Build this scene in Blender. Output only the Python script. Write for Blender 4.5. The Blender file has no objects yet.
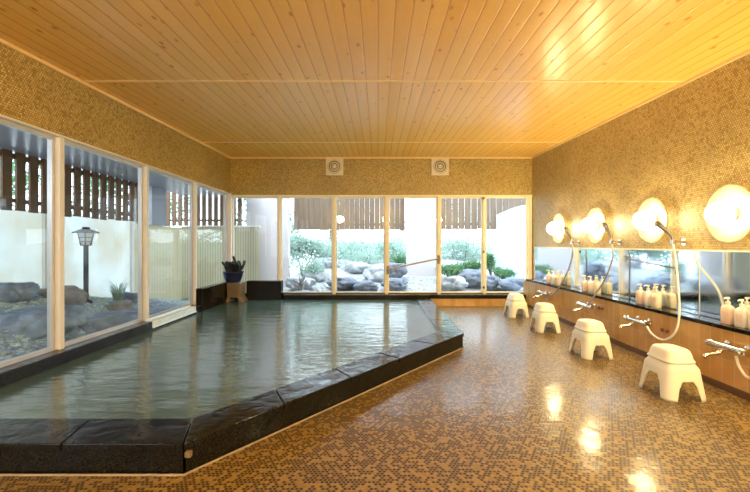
import bpy, bmesh, math, random
from mathutils import Vector, Matrix, noise
R = math.radians
PI = math.pi
scn = bpy.context.scene
COL = scn.collection

# ------------------------------------------------------------------ helpers
class MB:
    """collects shapes (world coordinates) and links them as one mesh object"""
    def __init__(s):
        s.v = []; s.f = []
    def add(s, vs, fs):
        n = len(s.v)
        s.v += [tuple(v) for v in vs]
        s.f += [tuple(i + n for i in f) for f in fs]
        return s
    def box(s, x0, x1, y0, y1, z0, z1, m=None):
        vs = [(x0,y0,z0),(x1,y0,z0),(x1,y1,z0),(x0,y1,z0),(x0,y0,z1),(x1,y0,z1),(x1,y1,z1),(x0,y1,z1)]
        if m: vs = [m @ Vector(v) for v in vs]
        return s.add(vs, [(0,3,2,1),(4,5,6,7),(0,1,5,4),(1,2,6,5),(2,3,7,6),(3,0,4,7)])
    def prism(s, poly, z0, z1):
        n = len(poly)
        a = sum(poly[i][0]*poly[(i+1)%n][1]-poly[(i+1)%n][0]*poly[i][1] for i in range(n))
        if a < 0: poly = poly[::-1]
        vs = [(p[0],p[1],z0) for p in poly] + [(p[0],p[1],z1) for p in poly]
        fs = [tuple(range(n-1,-1,-1)), tuple(range(n,2*n))]
        fs += [(i,(i+1)%n,n+(i+1)%n,n+i) for i in range(n)]
        return s.add(vs, fs)
    def extrude_poly(s, poly3, d):
        """closed 3-D polygon pushed along vector d"""
        n = len(poly3); d = Vector(d)
        vs = [Vector(p) for p in poly3] + [Vector(p)+d for p in poly3]
        fs = [tuple(range(n-1,-1,-1)), tuple(range(n,2*n))]
        fs += [(i,(i+1)%n,n+(i+1)%n,n+i) for i in range(n)]
        return s.add(vs, fs)
    def tube(s, pts, r, k=10, caps=True):
        pts = [Vector(p) for p in pts]
        n = len(pts)
        rs = r if isinstance(r,(list,tuple)) else [r]*n
        vs = []; fs = []
        up = None
        for i,p in enumerate(pts):
            t = (pts[min(i+1,n-1)]-pts[max(i-1,0)]).normalized()
            if up is None:
                up = Vector((0,0,1)) if abs(t.z) < .9 else Vector((1,0,0))
            a = t.cross(up)
            if a.length < 1e-5: a = t.orthogonal()
            a.normalize(); b = a.cross(t).normalized(); up = b
            for j in range(k):
                w = 2*PI*j/k
                vs.append(p + (a*math.cos(w)+b*math.sin(w))*rs[i])
        for i in range(n-1):
            for j in range(k):
                fs.append((i*k+j, i*k+(j+1)%k, (i+1)*k+(j+1)%k, (i+1)*k+j))
        if caps:
            fs.append(tuple(range(k-1,-1,-1))); fs.append(tuple((n-1)*k+j for j in range(k)))
        return s.add(vs, fs)
    def lathe(s, prof, o=(0,0,0), axis='Z', k=32, sx=1, sy=1, closed=False):
        """prof: list of (radius, height)"""
        o = Vector(o); vs = []; fs = []
        for (r,h) in prof:
            for j in range(k):
                w = 2*PI*j/k
                a,b = r*math.cos(w)*sx, r*math.sin(w)*sy
                if axis=='Z': vs.append(o+Vector((a,b,h)))
                elif axis=='X': vs.append(o+Vector((h,a,b)))
                elif axis=='-X': vs.append(o+Vector((-h,a,b)))
                else: vs.append(o+Vector((a,h,b)))
        n = len(prof)
        for i in range(n-1 + (1 if closed else 0)):
            for j in range(k):
                i2 = (i+1)%n
                fs.append((i*k+j, i*k+(j+1)%k, i2*k+(j+1)%k, i2*k+j))
        if not closed:
            if prof[0][0] > 1e-6: fs.append(tuple(range(k-1,-1,-1)))
            if prof[-1][0] > 1e-6: fs.append(tuple((n-1)*k+j for j in range(k)))
        return s.add(vs, fs)
    def build(s, name, mat, parent=None, smooth=False, bevel=0, seg=2, subsurf=0, solid=0, angle=None):
        off = world_loc(parent) if parent else Vector((0,0,0))
        me = bpy.data.meshes.new(name)
        me.from_pydata([tuple(Vector(v)-off) for v in s.v], [], s.f)
        bm = bmesh.new(); bm.from_mesh(me)
        bmesh.ops.remove_doubles(bm, verts=bm.verts, dist=1e-6)
        bmesh.ops.recalc_face_normals(bm, faces=bm.faces)
        bm.to_mesh(me); bm.free()
        me.materials.append(mat)
        if smooth:
            for p in me.polygons: p.use_smooth = True
            if angle: me.set_sharp_from_angle(angle=R(angle))
        o = bpy.data.objects.new(name, me); COL.objects.link(o)
        if parent: o.parent = parent
        if solid:
            m = o.modifiers.new('s','SOLIDIFY'); m.thickness = solid; m.offset = -1
        if bevel:
            m = o.modifiers.new('b','BEVEL'); m.width = bevel; m.segments = seg; m.limit_method = 'ANGLE'
        if subsurf:
            m = o.modifiers.new('u','SUBSURF'); m.levels = subsurf; m.render_levels = subsurf
        return o

def world_loc(o):
    v = Vector((0,0,0))
    while o:
        v += o.location; o = o.parent
    return v
def tag(o, label=None, cat=None, group=None, kind=None):
    if label: o['label'] = label
    if cat: o['category'] = cat
    if group: o['group'] = group
    if kind: o['kind'] = kind
    return o
def empty(name, loc, label, cat, group=None):
    o = bpy.data.objects.new(name, None); COL.objects.link(o); o.location = loc
    o.empty_display_size = .1
    return tag(o, label, cat, group)
def copy_tree(o, parent=None):
    c = o.copy(); COL.objects.link(c); c.parent = parent
    for ch in [x for x in list(bpy.data.objects) if x.parent == o]:
        copy_tree(ch, c)
    return c
def smooth_path(pts, n=8):
    pts = [Vector(p) for p in pts]
    out = []
    P = [pts[0]*2-pts[1]] + pts + [pts[-1]*2-pts[-2]]
    for i in range(1, len(P)-2):
        p0,p1,p2,p3 = P[i-1:i+3]
        for k in range(n):
            t = k/n
            out.append(.5*((2*p1)+(p2-p0)*t+(2*p0-5*p1+4*p2-p3)*t*t+(3*p1-p0-3*p2+p3)*t**3))
    out.append(pts[-1])
    return out

# camera model used to place things measured on the photograph
F = 400.0; CX = 378.0; CY = 244.0; H = 1.03
def atX(px, py, X):
    Y = X*F/(px-CX); return Vector((X, Y, H-(py-CY)*Y/F))
def atY(px, py, Y):
    return Vector(((px-CX)*Y/F, Y, H-(py-CY)*Y/F))

# ------------------------------------------------------------------ materials
def newmat(name):
    m = bpy.data.materials.new(name); m.use_nodes = True
    nt = m.node_tree; nt.nodes.clear()
    out = nt.nodes.new('ShaderNodeOutputMaterial')
    return m, nt, out
def N(nt, typ, **kw):
    n = nt.nodes.new(typ)
    for k,v in kw.items():
        if k.startswith('i_'): n.inputs[k[2:].replace('_',' ')].default_value = v
        else: setattr(n, k, v)
    return n
def principled(nt, out, color=(.8,.8,.8), rough=.5, metal=0, spec=.5, coat=0, coat_rough=.05):
    b = nt.nodes.new('ShaderNodeBsdfPrincipled')
    b.inputs['Base Color'].default_value = (*color,1)
    b.inputs['Roughness'].default_value = rough
    b.inputs['Metallic'].default_value = metal
    b.inputs['Specular IOR Level'].default_value = spec
    b.inputs['Coat Weight'].default_value = coat
    b.inputs['Coat Roughness'].default_value = coat_rough
    nt.links.new(b.outputs[0], out.inputs[0])
    return b
def plain(name, color, rough=.5, metal=0, var=.12, scale=12, bump=0, bscale=60, **kw):
    """solid colour with a little procedural variation"""
    m, nt, out = newmat(name)
    b = principled(nt, out, color, rough, metal, **kw)
    tc = N(nt,'ShaderNodeTexCoord')
    nz = N(nt,'ShaderNodeTexNoise'); nz.inputs['Scale'].default_value = scale; nz.inputs['Detail'].default_value = 4
    nt.links.new(tc.outputs['Object'], nz.inputs['Vector'])
    cr = N(nt,'ShaderNodeMix', data_type='RGBA')
    cr.inputs[6].default_value = (*[c*(1-var) for c in color],1)
    cr.inputs[7].default_value = (*[min(1,c*(1+var)) for c in color],1)
    nt.links.new(nz.outputs[0], cr.inputs[0]); nt.links.new(cr.outputs[2], b.inputs['Base Color'])
    if bump:
        n2 = N(nt,'ShaderNodeTexNoise'); n2.inputs['Scale'].default_value = bscale; n2.inputs['Detail'].default_value = 5
        nt.links.new(tc.outputs['Object'], n2.inputs['Vector'])
        bp = N(nt,'ShaderNodeBump'); bp.inputs['Strength'].default_value = bump; bp.inputs['Distance'].default_value = .02
        nt.links.new(n2.outputs[0], bp.inputs['Height']); nt.links.new(bp.outputs[0], b.inputs['Normal'])
    return m
def math_(nt, op, a, b=None, c=None):
    n = nt.nodes.new('ShaderNodeMath'); n.operation = op
    for i,x in enumerate((a,b,c)):
        if x is None: continue
        if isinstance(x,(int,float)): n.inputs[i].default_value = x
        else: nt.links.new(x, n.inputs[i])
    return n.outputs[0]
def vmath(nt, op, a, b=None):
    n = nt.nodes.new('ShaderNodeVectorMath'); n.operation = op
    for i,x in enumerate((a,b)):
        if x is None: continue
        if isinstance(x,(tuple,list)): n.inputs[i].default_value = x
        else: nt.links.new(x, n.inputs[i])
    return n
def mosaic(name, axes, pitch, cols, weights, grout, rough=.3, coat=0, ripple=0, spec=.5, dot=.42, ripscale=3.0, grout_bump=.25, rough_grout=None, coatr=.04):
    """small round tiles laid in a hexagonal net; each tile picks a colour"""
    m, nt, out = newmat(name)
    b = principled(nt, out, (1,1,1), rough, 0, spec, coat, coatr)
    L = nt.links
    tc = N(nt,'ShaderNodeTexCoord'); sp = N(nt,'ShaderNodeSeparateXYZ'); L.new(tc.outputs['Object'], sp.inputs[0])
    cb = N(nt,'ShaderNodeCombineXYZ')
    L.new(sp.outputs[axes[0]], cb.inputs[0]); L.new(sp.outputs[axes[1]], cb.inputs[1])
    S3 = math.sqrt(3)
    p = vmath(nt,'DIVIDE', cb.outputs[0], (pitch, pitch*S3, 1)).outputs[0]
    def cell(vec, sh):
        q = vmath(nt,'ADD', vec, (sh,sh,0)).outputs[0]
        fl = vmath(nt,'FLOOR', q).outputs[0]
        c = vmath(nt,'ADD', fl, (.5-sh,.5-sh,0)).outputs[0]
        d = vmath(nt,'SUBTRACT', vec, c).outputs[0]
        d2 = vmath(nt,'MULTIPLY', d, (1,S3,0)).outputs[0]
        return c, vmath(nt,'LENGTH', d2).outputs['Value']
    cA,dA = cell(p,0); cB,dB = cell(p,.5)
    less = math_(nt,'LESS_THAN', dA, dB)
    mx = N(nt,'ShaderNodeMix', data_type='VECTOR'); L.new(less, mx.inputs[0]); L.new(cB, mx.inputs[4]); L.new(cA, mx.inputs[5])
    dmin = math_(nt,'MINIMUM', dA, dB)
    wn = N(nt,'ShaderNodeTexWhiteNoise', noise_dimensions='3D'); L.new(mx.outputs[1], wn.inputs['Vector'])
    ramp = N(nt,'ShaderNodeValToRGB'); ramp.color_ramp.interpolation = 'CONSTANT'
    els = ramp.color_ramp.elements
    acc = 0
    for i,(c,w) in enumerate(zip(cols,weights)):
        if i == 0: e = els[0]; e.position = 0
        elif i == 1: e = els[1]; e.position = acc
        else: e = els.new(acc)
        e.color = (*c,1); acc += w
    L.new(wn.outputs['Value'], ramp.inputs[0])
    mask = N(nt,'ShaderNodeMapRange'); L.new(dmin, mask.inputs[0])
    mask.inputs[1].default_value = dot-.04; mask.inputs[2].default_value = dot+.04
    mask.inputs[3].default_value = 1; mask.inputs[4].default_value = 0
    cm = N(nt,'ShaderNodeMix', data_type='RGBA'); L.new(mask.outputs[0], cm.inputs[0])
    cm.inputs[6].default_value = (*grout,1); L.new(ramp.outputs[0], cm.inputs[7])
    # slow wear over the whole surface
    nz = N(nt,'ShaderNodeTexNoise'); nz.inputs['Scale'].default_value = 1.3; nz.inputs['Detail'].default_value = 5
    L.new(tc.outputs['Object'], nz.inputs['Vector'])
    mr = N(nt,'ShaderNodeMapRange'); L.new(nz.outputs[0], mr.inputs[0]); mr.inputs[1].default_value=.3; mr.inputs[2].default_value=.7
    mr.inputs[3].default_value = .85; mr.inputs[4].default_value = 1.1
    vm = vmath(nt,'SCALE', cm.outputs[2]); L.new(mr.outputs[0], vm.inputs['Scale'])
    L.new(vm.outputs[0], b.inputs['Base Color'])
    bp = N(nt,'ShaderNodeBump'); bp.inputs['Strength'].default_value = grout_bump; bp.inputs['Distance'].default_value = .002
    L.new(mask.outputs[0], bp.inputs['Height'])
    last = bp
    if rough_grout is not None:
        rr = N(nt,'ShaderNodeMapRange'); L.new(nz.outputs[0], rr.inputs[0]); rr.inputs[1].default_value=.35; rr.inputs[2].default_value=.65
        rr.inputs[3].default_value = rough; rr.inputs[4].default_value = rough_grout
        L.new(rr.outputs[0], b.inputs['Roughness'])
    if ripple:
        n2 = N(nt,'ShaderNodeTexNoise'); n2.inputs['Scale'].default_value = ripscale; n2.inputs['Detail'].default_value = 3
        L.new(tc.outputs['Object'], n2.inputs['Vector'])
        b2 = N(nt,'ShaderNodeBump'); b2.inputs['Strength'].default_value = ripple; b2.inputs['Distance'].default_value = .03
        L.new(n2.outputs[0], b2.inputs['Height']); L.new(bp.outputs[0], b2.inputs['Normal'])
        if coat: L.new(b2.outputs[0], b.inputs['Coat Normal'])
        last = b2
    L.new(last.outputs[0], b.inputs['Normal'])
    return m

TAN = [(.56,.40,.115),(.48,.33,.085),(.64,.48,.16),(.34,.22,.05)]
M = {}
M['wall_left'] = mosaic('tan_mosaic_yz', (1,2), .02, TAN, (.35,.3,.2,.15), (.20,.13,.04), rough=.35)
M['wall_right'] = mosaic('beige_mosaic_yz', (1,2), .02, [(.56,.41,.15),(.49,.35,.12),(.62,.47,.20),(.36,.24,.07)], (.35,.3,.2,.15), (.24,.16,.06), rough=.35)
M['wall_back'] = mosaic('tan_mosaic_xz', (0,2), .02, TAN, (.35,.3,.2,.15), (.20,.13,.04), rough=.35)
M['floor'] = mosaic('wet_floor_mosaic', (0,1), .0185, [(.31,.20,.052),(.245,.152,.035),(.030,.012,.003),(.055,.024,.006)], (.22,.16,.38,.24),
                    (.245,.16,.044), rough=.45, coat=.55, spec=.2, ripple=.12, dot=.41, ripscale=7, rough_grout=.5, coatr=.15)

def ceiling_mat():
    m, nt, out = newmat('ceiling_pine_boards'); L = nt.links
    b = principled(nt, out, (.7,.4,.15), .27, 0, .32)
    tc = N(nt,'ShaderNodeTexCoord'); sp = N(nt,'ShaderNodeSeparateXYZ'); L.new(tc.outputs['Object'], sp.inputs[0])
    bx = math_(nt,'DIVIDE', sp.outputs[0], .1)
    fl = math_(nt,'FLOOR', bx); fr = math_(nt,'FRACT', bx)
    wn = N(nt,'ShaderNodeTexWhiteNoise', noise_dimensions='1D'); L.new(fl, wn.inputs['W'])
    # grain stretched along the board
    cb = N(nt,'ShaderNodeCombineXYZ'); L.new(math_(nt,'MULTIPLY', sp.outputs[0], 30), cb.inputs[0])
    L.new(math_(nt,'ADD', math_(nt,'MULTIPLY', sp.outputs[1], 1.5), math_(nt,'MULTIPLY', wn.outputs['Value'], 40)), cb.inputs[1])
    g = N(nt,'ShaderNodeTexNoise'); g.inputs['Scale'].default_value = 1; g.inputs['Detail'].default_value = 4; L.new(cb.outputs[0], g.inputs['Vector'])
    # knots
    cb2 = N(nt,'ShaderNodeCombineXYZ'); L.new(math_(nt,'MULTIPLY', sp.outputs[0], 10), cb2.inputs[0])
    L.new(math_(nt,'ADD', math_(nt,'MULTIPLY', sp.outputs[1], 5), math_(nt,'MULTIPLY', wn.outputs['Value'], 17)), cb2.inputs[1])
    vo = N(nt,'ShaderNodeTexVoronoi'); vo.inputs['Scale'].default_value = 1; L.new(cb2.outputs[0], vo.inputs['Vector'])
    kn = N(nt,'ShaderNodeMapRange'); L.new(vo.outputs['Distance'], kn.inputs[0]); kn.inputs[1].default_value=.06; kn.inputs[2].default_value=.17
    kn.inputs[3].default_value=1; kn.inputs[4].default_value=0
    base = N(nt,'ShaderNodeMix', data_type='RGBA'); base.inputs[6].default_value=(.84,.46,.085,1); base.inputs[7].default_value=(.95,.60,.16,1)
    L.new(math_(nt,'ADD', math_(nt,'MULTIPLY', g.outputs[0], .6), math_(nt,'MULTIPLY', wn.outputs['Value'], .4)), base.inputs[0])
    k2 = N(nt,'ShaderNodeMix', data_type='RGBA'); L.new(base.outputs[2], k2.inputs[6]); k2.inputs[7].default_value=(.50,.16,.02,1)
    L.new(math_(nt,'MULTIPLY', kn.outputs[0], .85), k2.inputs[0])
    edge = math_(nt,'MINIMUM', fr, math_(nt,'SUBTRACT', 1, fr))
    gm = N(nt,'ShaderNodeMapRange'); L.new(edge, gm.inputs[0]); gm.inputs[1].default_value=.02; gm.inputs[2].default_value=.07
    k3 = N(nt,'ShaderNodeMix', data_type='RGBA'); L.new(gm.outputs[0], k3.inputs[0]); k3.inputs[6].default_value=(.62,.32,.07,1); L.new(k2.outputs[2], k3.inputs[7])
    L.new(k3.outputs[2], b.inputs['Base Color'])
    # slightly crowned boards with a groove between
    crown = math_(nt,'MULTIPLY', math_(nt,'SUBTRACT', fr, .5), math_(nt,'SUBTRACT', fr, .5))
    hgt = math_(nt,'SUBTRACT', gm.outputs[0], math_(nt,'MULTIPLY', crown, 1.2))
    n2 = N(nt,'ShaderNodeTexNoise'); n2.inputs['Scale'].default_value = 5; L.new(tc.outputs['Object'], n2.inputs['Vector'])
    hgt = math_(nt,'ADD', hgt, math_(nt,'MULTIPLY', n2.outputs[0], 1.2))
    bp = N(nt,'ShaderNodeBump'); bp.inputs['Strength'].default_value=.35; bp.inputs['Distance'].default_value=.003
    L.new(hgt, bp.inputs['Height']); L.new(bp.outputs[0], b.inputs['Normal'])
    return m
M['ceiling'] = ceiling_mat()

def tile_mat():
    m, nt, out = newmat('tan_glazed_tile'); L = nt.links
    b = principled(nt, out, (.5,.3,.12), .15, 0, .5)
    tc = N(nt,'ShaderNodeTexCoord'); sp = N(nt,'ShaderNodeSeparateXYZ'); L.new(tc.outputs['Object'], sp.inputs[0])
    cb = N(nt,'ShaderNodeCombineXYZ')
    L.new(math_(nt,'ADD', sp.outputs[0], sp.outputs[1]), cb.inputs[0]); L.new(sp.outputs[2], cb.inputs[1])
    br = N(nt,'ShaderNodeTexBrick'); L.new(cb.outputs[0], br.inputs['Vector']); br.offset = 0
    br.inputs['Scale'].default_value = 1; br.inputs['Brick Width'].default_value=.1; br.inputs['Row Height'].default_value=.215
    br.inputs['Mortar Size'].default_value=.0025; br.inputs['Color1'].default_value=(.50,.265,.075,1); br.inputs['Color2'].default_value=(.60,.34,.11,1)
    br.inputs['Mortar'].default_value=(.62,.42,.20,1)
    nz = N(nt,'ShaderNodeTexNoise'); nz.inputs['Scale'].default_value=8; L.new(tc.outputs['Object'], nz.inputs['Vector'])
    mr = N(nt,'ShaderNodeMapRange'); L.new(nz.outputs[0], mr.inputs[0]); mr.inputs[3].default_value=.75; mr.inputs[4].default_value=1.2
    vm = vmath(nt,'SCALE', br.outputs['Color']); L.new(mr.outputs[0], vm.inputs['Scale']); L.new(vm.outputs[0], b.inputs['Base Color'])
    bp = N(nt,'ShaderNodeBump'); bp.inputs['Strength'].default_value=.3; bp.inputs['Distance'].default_value=.003; bp.invert=True
    L.new(br.outputs['Fac'], bp.inputs['Height']); L.new(bp.outputs[0], b.inputs['Normal'])
    return m
M['tile'] = tile_mat()

def granite():
    m, nt, out = newmat('black_wet_granite'); L = nt.links
    b = principled(nt, out, (.02,.018,.014), .12, 0, .2)
    tc = N(nt,'ShaderNodeTexCoord')
    nz = N(nt,'ShaderNodeTexNoise'); nz.inputs['Scale'].default_value=140; nz.inputs['Detail'].default_value=3; L.new(tc.outputs['Object'], nz.inputs['Vector'])
    cr = N(nt,'ShaderNodeValToRGB'); cr.color_ramp.elements[0].position=.45; cr.color_ramp.elements[0].color=(.007,.006,.004,1)
    cr.color_ramp.elements[1].position=.75; cr.color_ramp.elements[1].color=(.022,.018,.011,1); L.new(nz.outputs[0], cr.inputs[0]); L.new(cr.outputs[0], b.inputs['Base Color'])
    n2 = N(nt,'ShaderNodeTexNoise'); n2.inputs['Scale'].default_value=9; n2.inputs['Detail'].default_value=6; n2.inputs['Distortion'].default_value=.6; L.new(tc.outputs['Object'], n2.inputs['Vector'])
    rr = N(nt,'ShaderNodeMapRange'); L.new(n2.outputs[0], rr.inputs[0]); rr.inputs[1].default_value=.4; rr.inputs[2].default_value=.6; rr.inputs[3].default_value=.05; rr.inputs[4].default_value=.2
    L.new(rr.outputs[0], b.inputs['Roughness'])
    bp = N(nt,'ShaderNodeBump'); bp.inputs['Strength'].default_value=.5; bp.inputs['Distance'].default_value=.01
    L.new(n2.outputs[0], bp.inputs['Height']); L.new(bp.outputs[0], b.inputs['Normal'])
    return m
M['granite'] = granite()

def water():
    m, nt, out = newmat('bath_water'); L = nt.links
    d = N(nt,'ShaderNodeBsdfDiffuse'); d.inputs[0].default_value=(.12,.20,.165,1)
    t = N(nt,'ShaderNodeBsdfTransparent'); t.inputs[0].default_value=(.42,.46,.30,1)
    mx = N(nt,'ShaderNodeMixShader'); mx.inputs[0].default_value=.35; L.new(d.outputs[0], mx.inputs[1]); L.new(t.outputs[0], mx.inputs[2])
    g = N(nt,'ShaderNodeBsdfGlossy'); g.inputs['Roughness'].default_value=.12
    fr = N(nt,'ShaderNodeFresnel'); fr.inputs['IOR'].default_value=2.3
    m2 = N(nt,'ShaderNodeMixShader'); L.new(fr.outputs[0], m2.inputs[0]); L.new(mx.outputs[0], m2.inputs[1]); L.new(g.outputs[0], m2.inputs[2])
    tc = N(nt,'ShaderNodeTexCoord')
    mp = N(nt,'ShaderNodeMapping'); mp.inputs['Rotation'].default_value=(0,0,R(25)); mp.inputs['Scale'].default_value=(1,2.4,1); L.new(tc.outputs['Object'], mp.inputs[0])
    n1 = N(nt,'ShaderNodeTexNoise'); n1.inputs['Scale'].default_value=4.5; n1.inputs['Detail'].default_value=4; L.new(mp.outputs[0], n1.inputs['Vector'])
    bp = N(nt,'ShaderNodeBump'); bp.inputs['Strength'].default_value=.25; bp.inputs['Distance'].default_value=.03
    L.new(n1.outputs[0], bp.inputs['Height'])
    L.new(bp.outputs[0], g.inputs['Normal']); L.new(bp.outputs[0], fr.inputs['Normal'])
    L.new(m2.outputs[0], out.inputs[0])
    return m
M['water'] = water()

def glass(name='window_glass', tint=(.93,.97,.98)):
    m, nt, out = newmat(name); L = nt.links
    t = N(nt,'ShaderNodeBsdfTransparent'); t.inputs[0].default_value=(*tint,1)
    g = N(nt,'ShaderNodeBsdfGlossy'); g.inputs['Roughness'].default_value=.01
    fr = N(nt,'ShaderNodeFresnel'); fr.inputs['IOR'].default_value=1.45
    geo = N(nt,'ShaderNodeNewGeometry')
    mx = N(nt,'ShaderNodeMixShader')
    f = math_(nt,'MULTIPLY', fr.outputs[0], math_(nt,'SUBTRACT', 1, geo.outputs['Backfacing']))
    L.new(f, mx.inputs[0]); L.new(t.outputs[0], mx.inputs[1]); L.new(g.outputs[0], mx.inputs[2])
    L.new(mx.outputs[0], out.inputs[0])
    return m
M['glass'] = glass()

def translucent(name, color, mixf=.6, stain=None, ribs=None):
    m, nt, out = newmat(name); L = nt.links
    a = N(nt,'ShaderNodeBsdfDiffuse'); b = N(nt,'ShaderNodeBsdfTranslucent')
    mx = N(nt,'ShaderNodeMixShader'); mx.inputs[0].default_value=mixf
    L.new(a.outputs[0], mx.inputs[1]); L.new(b.outputs[0], mx.inputs[2]); L.new(mx.outputs[0], out.inputs[0])
    tc = N(nt,'ShaderNodeTexCoord')
    nz = N(nt,'ShaderNodeTexNoise'); nz.inputs['Scale'].default_value=1.1; nz.inputs['Detail'].default_value=5; L.new(tc.outputs['Object'], nz.inputs['Vector'])
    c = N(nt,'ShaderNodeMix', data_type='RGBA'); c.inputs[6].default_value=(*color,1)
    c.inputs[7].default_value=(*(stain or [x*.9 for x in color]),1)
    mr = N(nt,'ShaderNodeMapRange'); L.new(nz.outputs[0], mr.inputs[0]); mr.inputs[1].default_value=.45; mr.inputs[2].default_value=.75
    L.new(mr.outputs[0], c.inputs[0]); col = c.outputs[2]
    if ribs:
        sp = N(nt,'ShaderNodeSeparateXYZ'); L.new(tc.outputs['Object'], sp.inputs[0])
        s = math_(nt,'FRACT', math_(nt,'DIVIDE', math_(nt,'ADD', sp.outputs[0], sp.outputs[1]), ribs))
        lt = math_(nt,'LESS_THAN', s, .22)
        c2 = N(nt,'ShaderNodeMix', data_type='RGBA'); L.new(lt, c2.inputs[0]); L.new(col, c2.inputs[6]); c2.inputs[7].default_value=(*[x*.55 for x in color],1)
        col = c2.outputs[2]
    L.new(col, a.inputs[0]); L.new(col, b.inputs[0])
    return m
M['screen'] = translucent('pale_translucent_screen', (.76,.78,.76), .65, stain=(.62,.55,.42))
M['bamboo'] = translucent('pale_bamboo_screen', (.70,.66,.52), .45, ribs=.055)
M['leaf'] = translucent('green_leaf', (.13,.27,.14), .4, stain=(.22,.38,.20))
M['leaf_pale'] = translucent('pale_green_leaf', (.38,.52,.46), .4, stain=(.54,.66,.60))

def glass_saucer():
    m, nt, out = newmat('frosted_glass_saucer'); L = nt.links
    a = N(nt,'ShaderNodeBsdfDiffuse'); a.inputs[0].default_value=(.30,.26,.19,1)
    t = N(nt,'ShaderNodeBsdfTransparent'); t.inputs[0].default_value=(.9,.86,.78,1)
    mx = N(nt,'ShaderNodeMixShader'); mx.inputs[0].default_value=.45
    g = N(nt,'ShaderNodeBsdfGlossy'); g.inputs['Roughness'].default_value=.2
    m2 = N(nt,'ShaderNodeMixShader'); m2.inputs[0].default_value=.06
    L.new(a.outputs[0], mx.inputs[1]); L.new(t.outputs[0], mx.inputs[2])
    L.new(mx.outputs[0], m2.inputs[1]); L.new(g.outputs[0], m2.inputs[2]); L.new(m2.outputs[0], out.inputs[0])
    return m
def wood(name, c1, c2, rough=.6, axis=2, sc=2.0):
    m, nt, out = newmat(name); L = nt.links
    b = principled(nt, out, c1, rough)
    tc = N(nt,'ShaderNodeTexCoord'); mp = N(nt,'ShaderNodeMapping')
    s = [28,28,28]; s[axis] = sc; mp.inputs['Scale'].default_value = s
    L.new(tc.outputs['Object'], mp.inputs[0])
    nz = N(nt,'ShaderNodeTexNoise'); nz.inputs['Scale'].default_value=1; nz.inputs['Detail'].default_value=5; L.new(mp.outputs[0], nz.inputs['Vector'])
    c = N(nt,'ShaderNodeMix', data_type='RGBA'); c.inputs[6].default_value=(*c1,1); c.inputs[7].default_value=(*c2,1)
    L.new(nz.outputs[0], c.inputs[0]); L.new(c.outputs[2], b.inputs['Base Color'])
    return m
M['slat'] = wood('brown_slat_wood', (.07,.035,.018), (.19,.10,.055))
M['slat_back'] = wood('weathered_slat_wood', (.06,.038,.025), (.25,.175,.12))
M['post'] = plain('cream_post', (.78,.78,.76), .4, var=.05)
M['post_back'] = plain('pale_wood_frame', (.90,.80,.56), .4, var=.08)
M['alu'] = plain('grey_aluminium_sash', (.60,.60,.62), .35, metal=.4, var=.05)
M['alu_pale'] = plain('pale_aluminium_sash', (.72,.70,.62), .35, var=.04)
M['trimwood'] = plain('ceiling_trim_wood', (.84,.60,.26), .35, var=.1)
M['soffit'] = plain('blue_grey_soffit', (.28,.32,.39), .3, var=.12, scale=3)
M['white_wall'] = plain('white_garden_wall', (.50,.48,.52), .7, var=.03)
M['blue_panel'] = translucent('pale_blue_frosted_panel', (.66,.80,.90), .5)
M['gravel'] = plain('blue_grey_gravel', (.34,.43,.60), .9, var=.8, scale=22, bump=.8, bscale=60)
M['gravel_back'] = plain('pale_gravel', (.30,.33,.34), .9, var=.3, scale=30, bump=.6, bscale=50)
M['rock'] = plain('slate_rock', (.22,.29,.42), .7, var=.9, scale=9, bump=.9, bscale=12)
M['rock_brown'] = plain('brown_rock', (.30,.30,.33), .75, var=.7, scale=8, bump=.9, bscale=14)
M['rock_pale'] = plain('pale_rock', (.32,.35,.40), .8, var=.8, scale=7, bump=.7, bscale=14)
M['rock_grey'] = plain('grey_rock', (.15,.18,.24), .8, var=.8, scale=6, bump=.8, bscale=14)
M['pebble'] = plain('grey_pebble', (.46,.56,.72), .8, var=.85, scale=14)
M['bark'] = plain('bark', (.16,.11,.07), .9, var=.4, scale=20, bump=.5)
M['twig'] = plain('grey_twig', (.30,.31,.33), .9, var=.3)
M['stool'] = plain('ivory_plastic', (.88,.84,.66), .35, var=.02)
M['bottle_pink'] = plain('pink_bottle_plastic', (.90,.66,.52), .25, var=.03)
M['bottle_cream'] = plain('cream_bottle_plastic', (.84,.74,.52), .25, var=.03)
M['bottle_white'] = plain('white_bottle_plastic', (.84,.80,.70), .25, var=.03)
M['pump'] = plain('white_pump_plastic', (.86,.82,.68), .3, var=.02)
M['label'] = plain('bottle_label', (.78,.62,.50), .4, var=.15, scale=60)
M['chrome'] = plain('chrome', (.72,.70,.66), .12, metal=1, var=.03)
M['hose'] = plain('grey_metal_hose', (.34,.32,.31), .35, metal=.6, var=.1)
M['hose_pale'] = plain('cream_hose', (.70,.66,.58), .35, var=.05)
M['head_dark'] = plain('dark_shower_plastic', (.12,.10,.09), .35, var=.05)
M['valve'] = plain('red_brown_valve', (.20,.07,.04), .4, var=.1)
M['saucer'] = glass_saucer()
M['vent'] = plain('cream_vent_plastic', (.74,.66,.50), .4, var=.03)
M['vent_dark'] = plain('grey_vent_grille', (.26,.21,.14), .5, var=.1)
M['lantern'] = plain('dark_lantern_metal', (.035,.037,.042), .4, var=.2)
M['lantern_glass'] = plain('lantern_milk_glass', (.62,.66,.70), .3, var=.05)
M['spout'] = plain('tan_wet_stone', (.20,.14,.075), .3, var=.3, bump=.4, bscale=30)
M['charcoal'] = plain('black_charred_wood', (.012,.011,.012), .6, var=.4, bump=.6, bscale=40)
M['pot'] = plain('dark_blue_pot', (.015,.02,.06), .25, var=.3)
M['sheen_plate'] = plain('pale_sheen_plate', (.66,.84,1.0), .35, var=.25, scale=14, bump=.4, bscale=20)  # sheen of the wet ledge put into the base colour
M['brown_base'] = plain('brown_base_tile', (.11,.05,.025), .25, var=.15)
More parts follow.
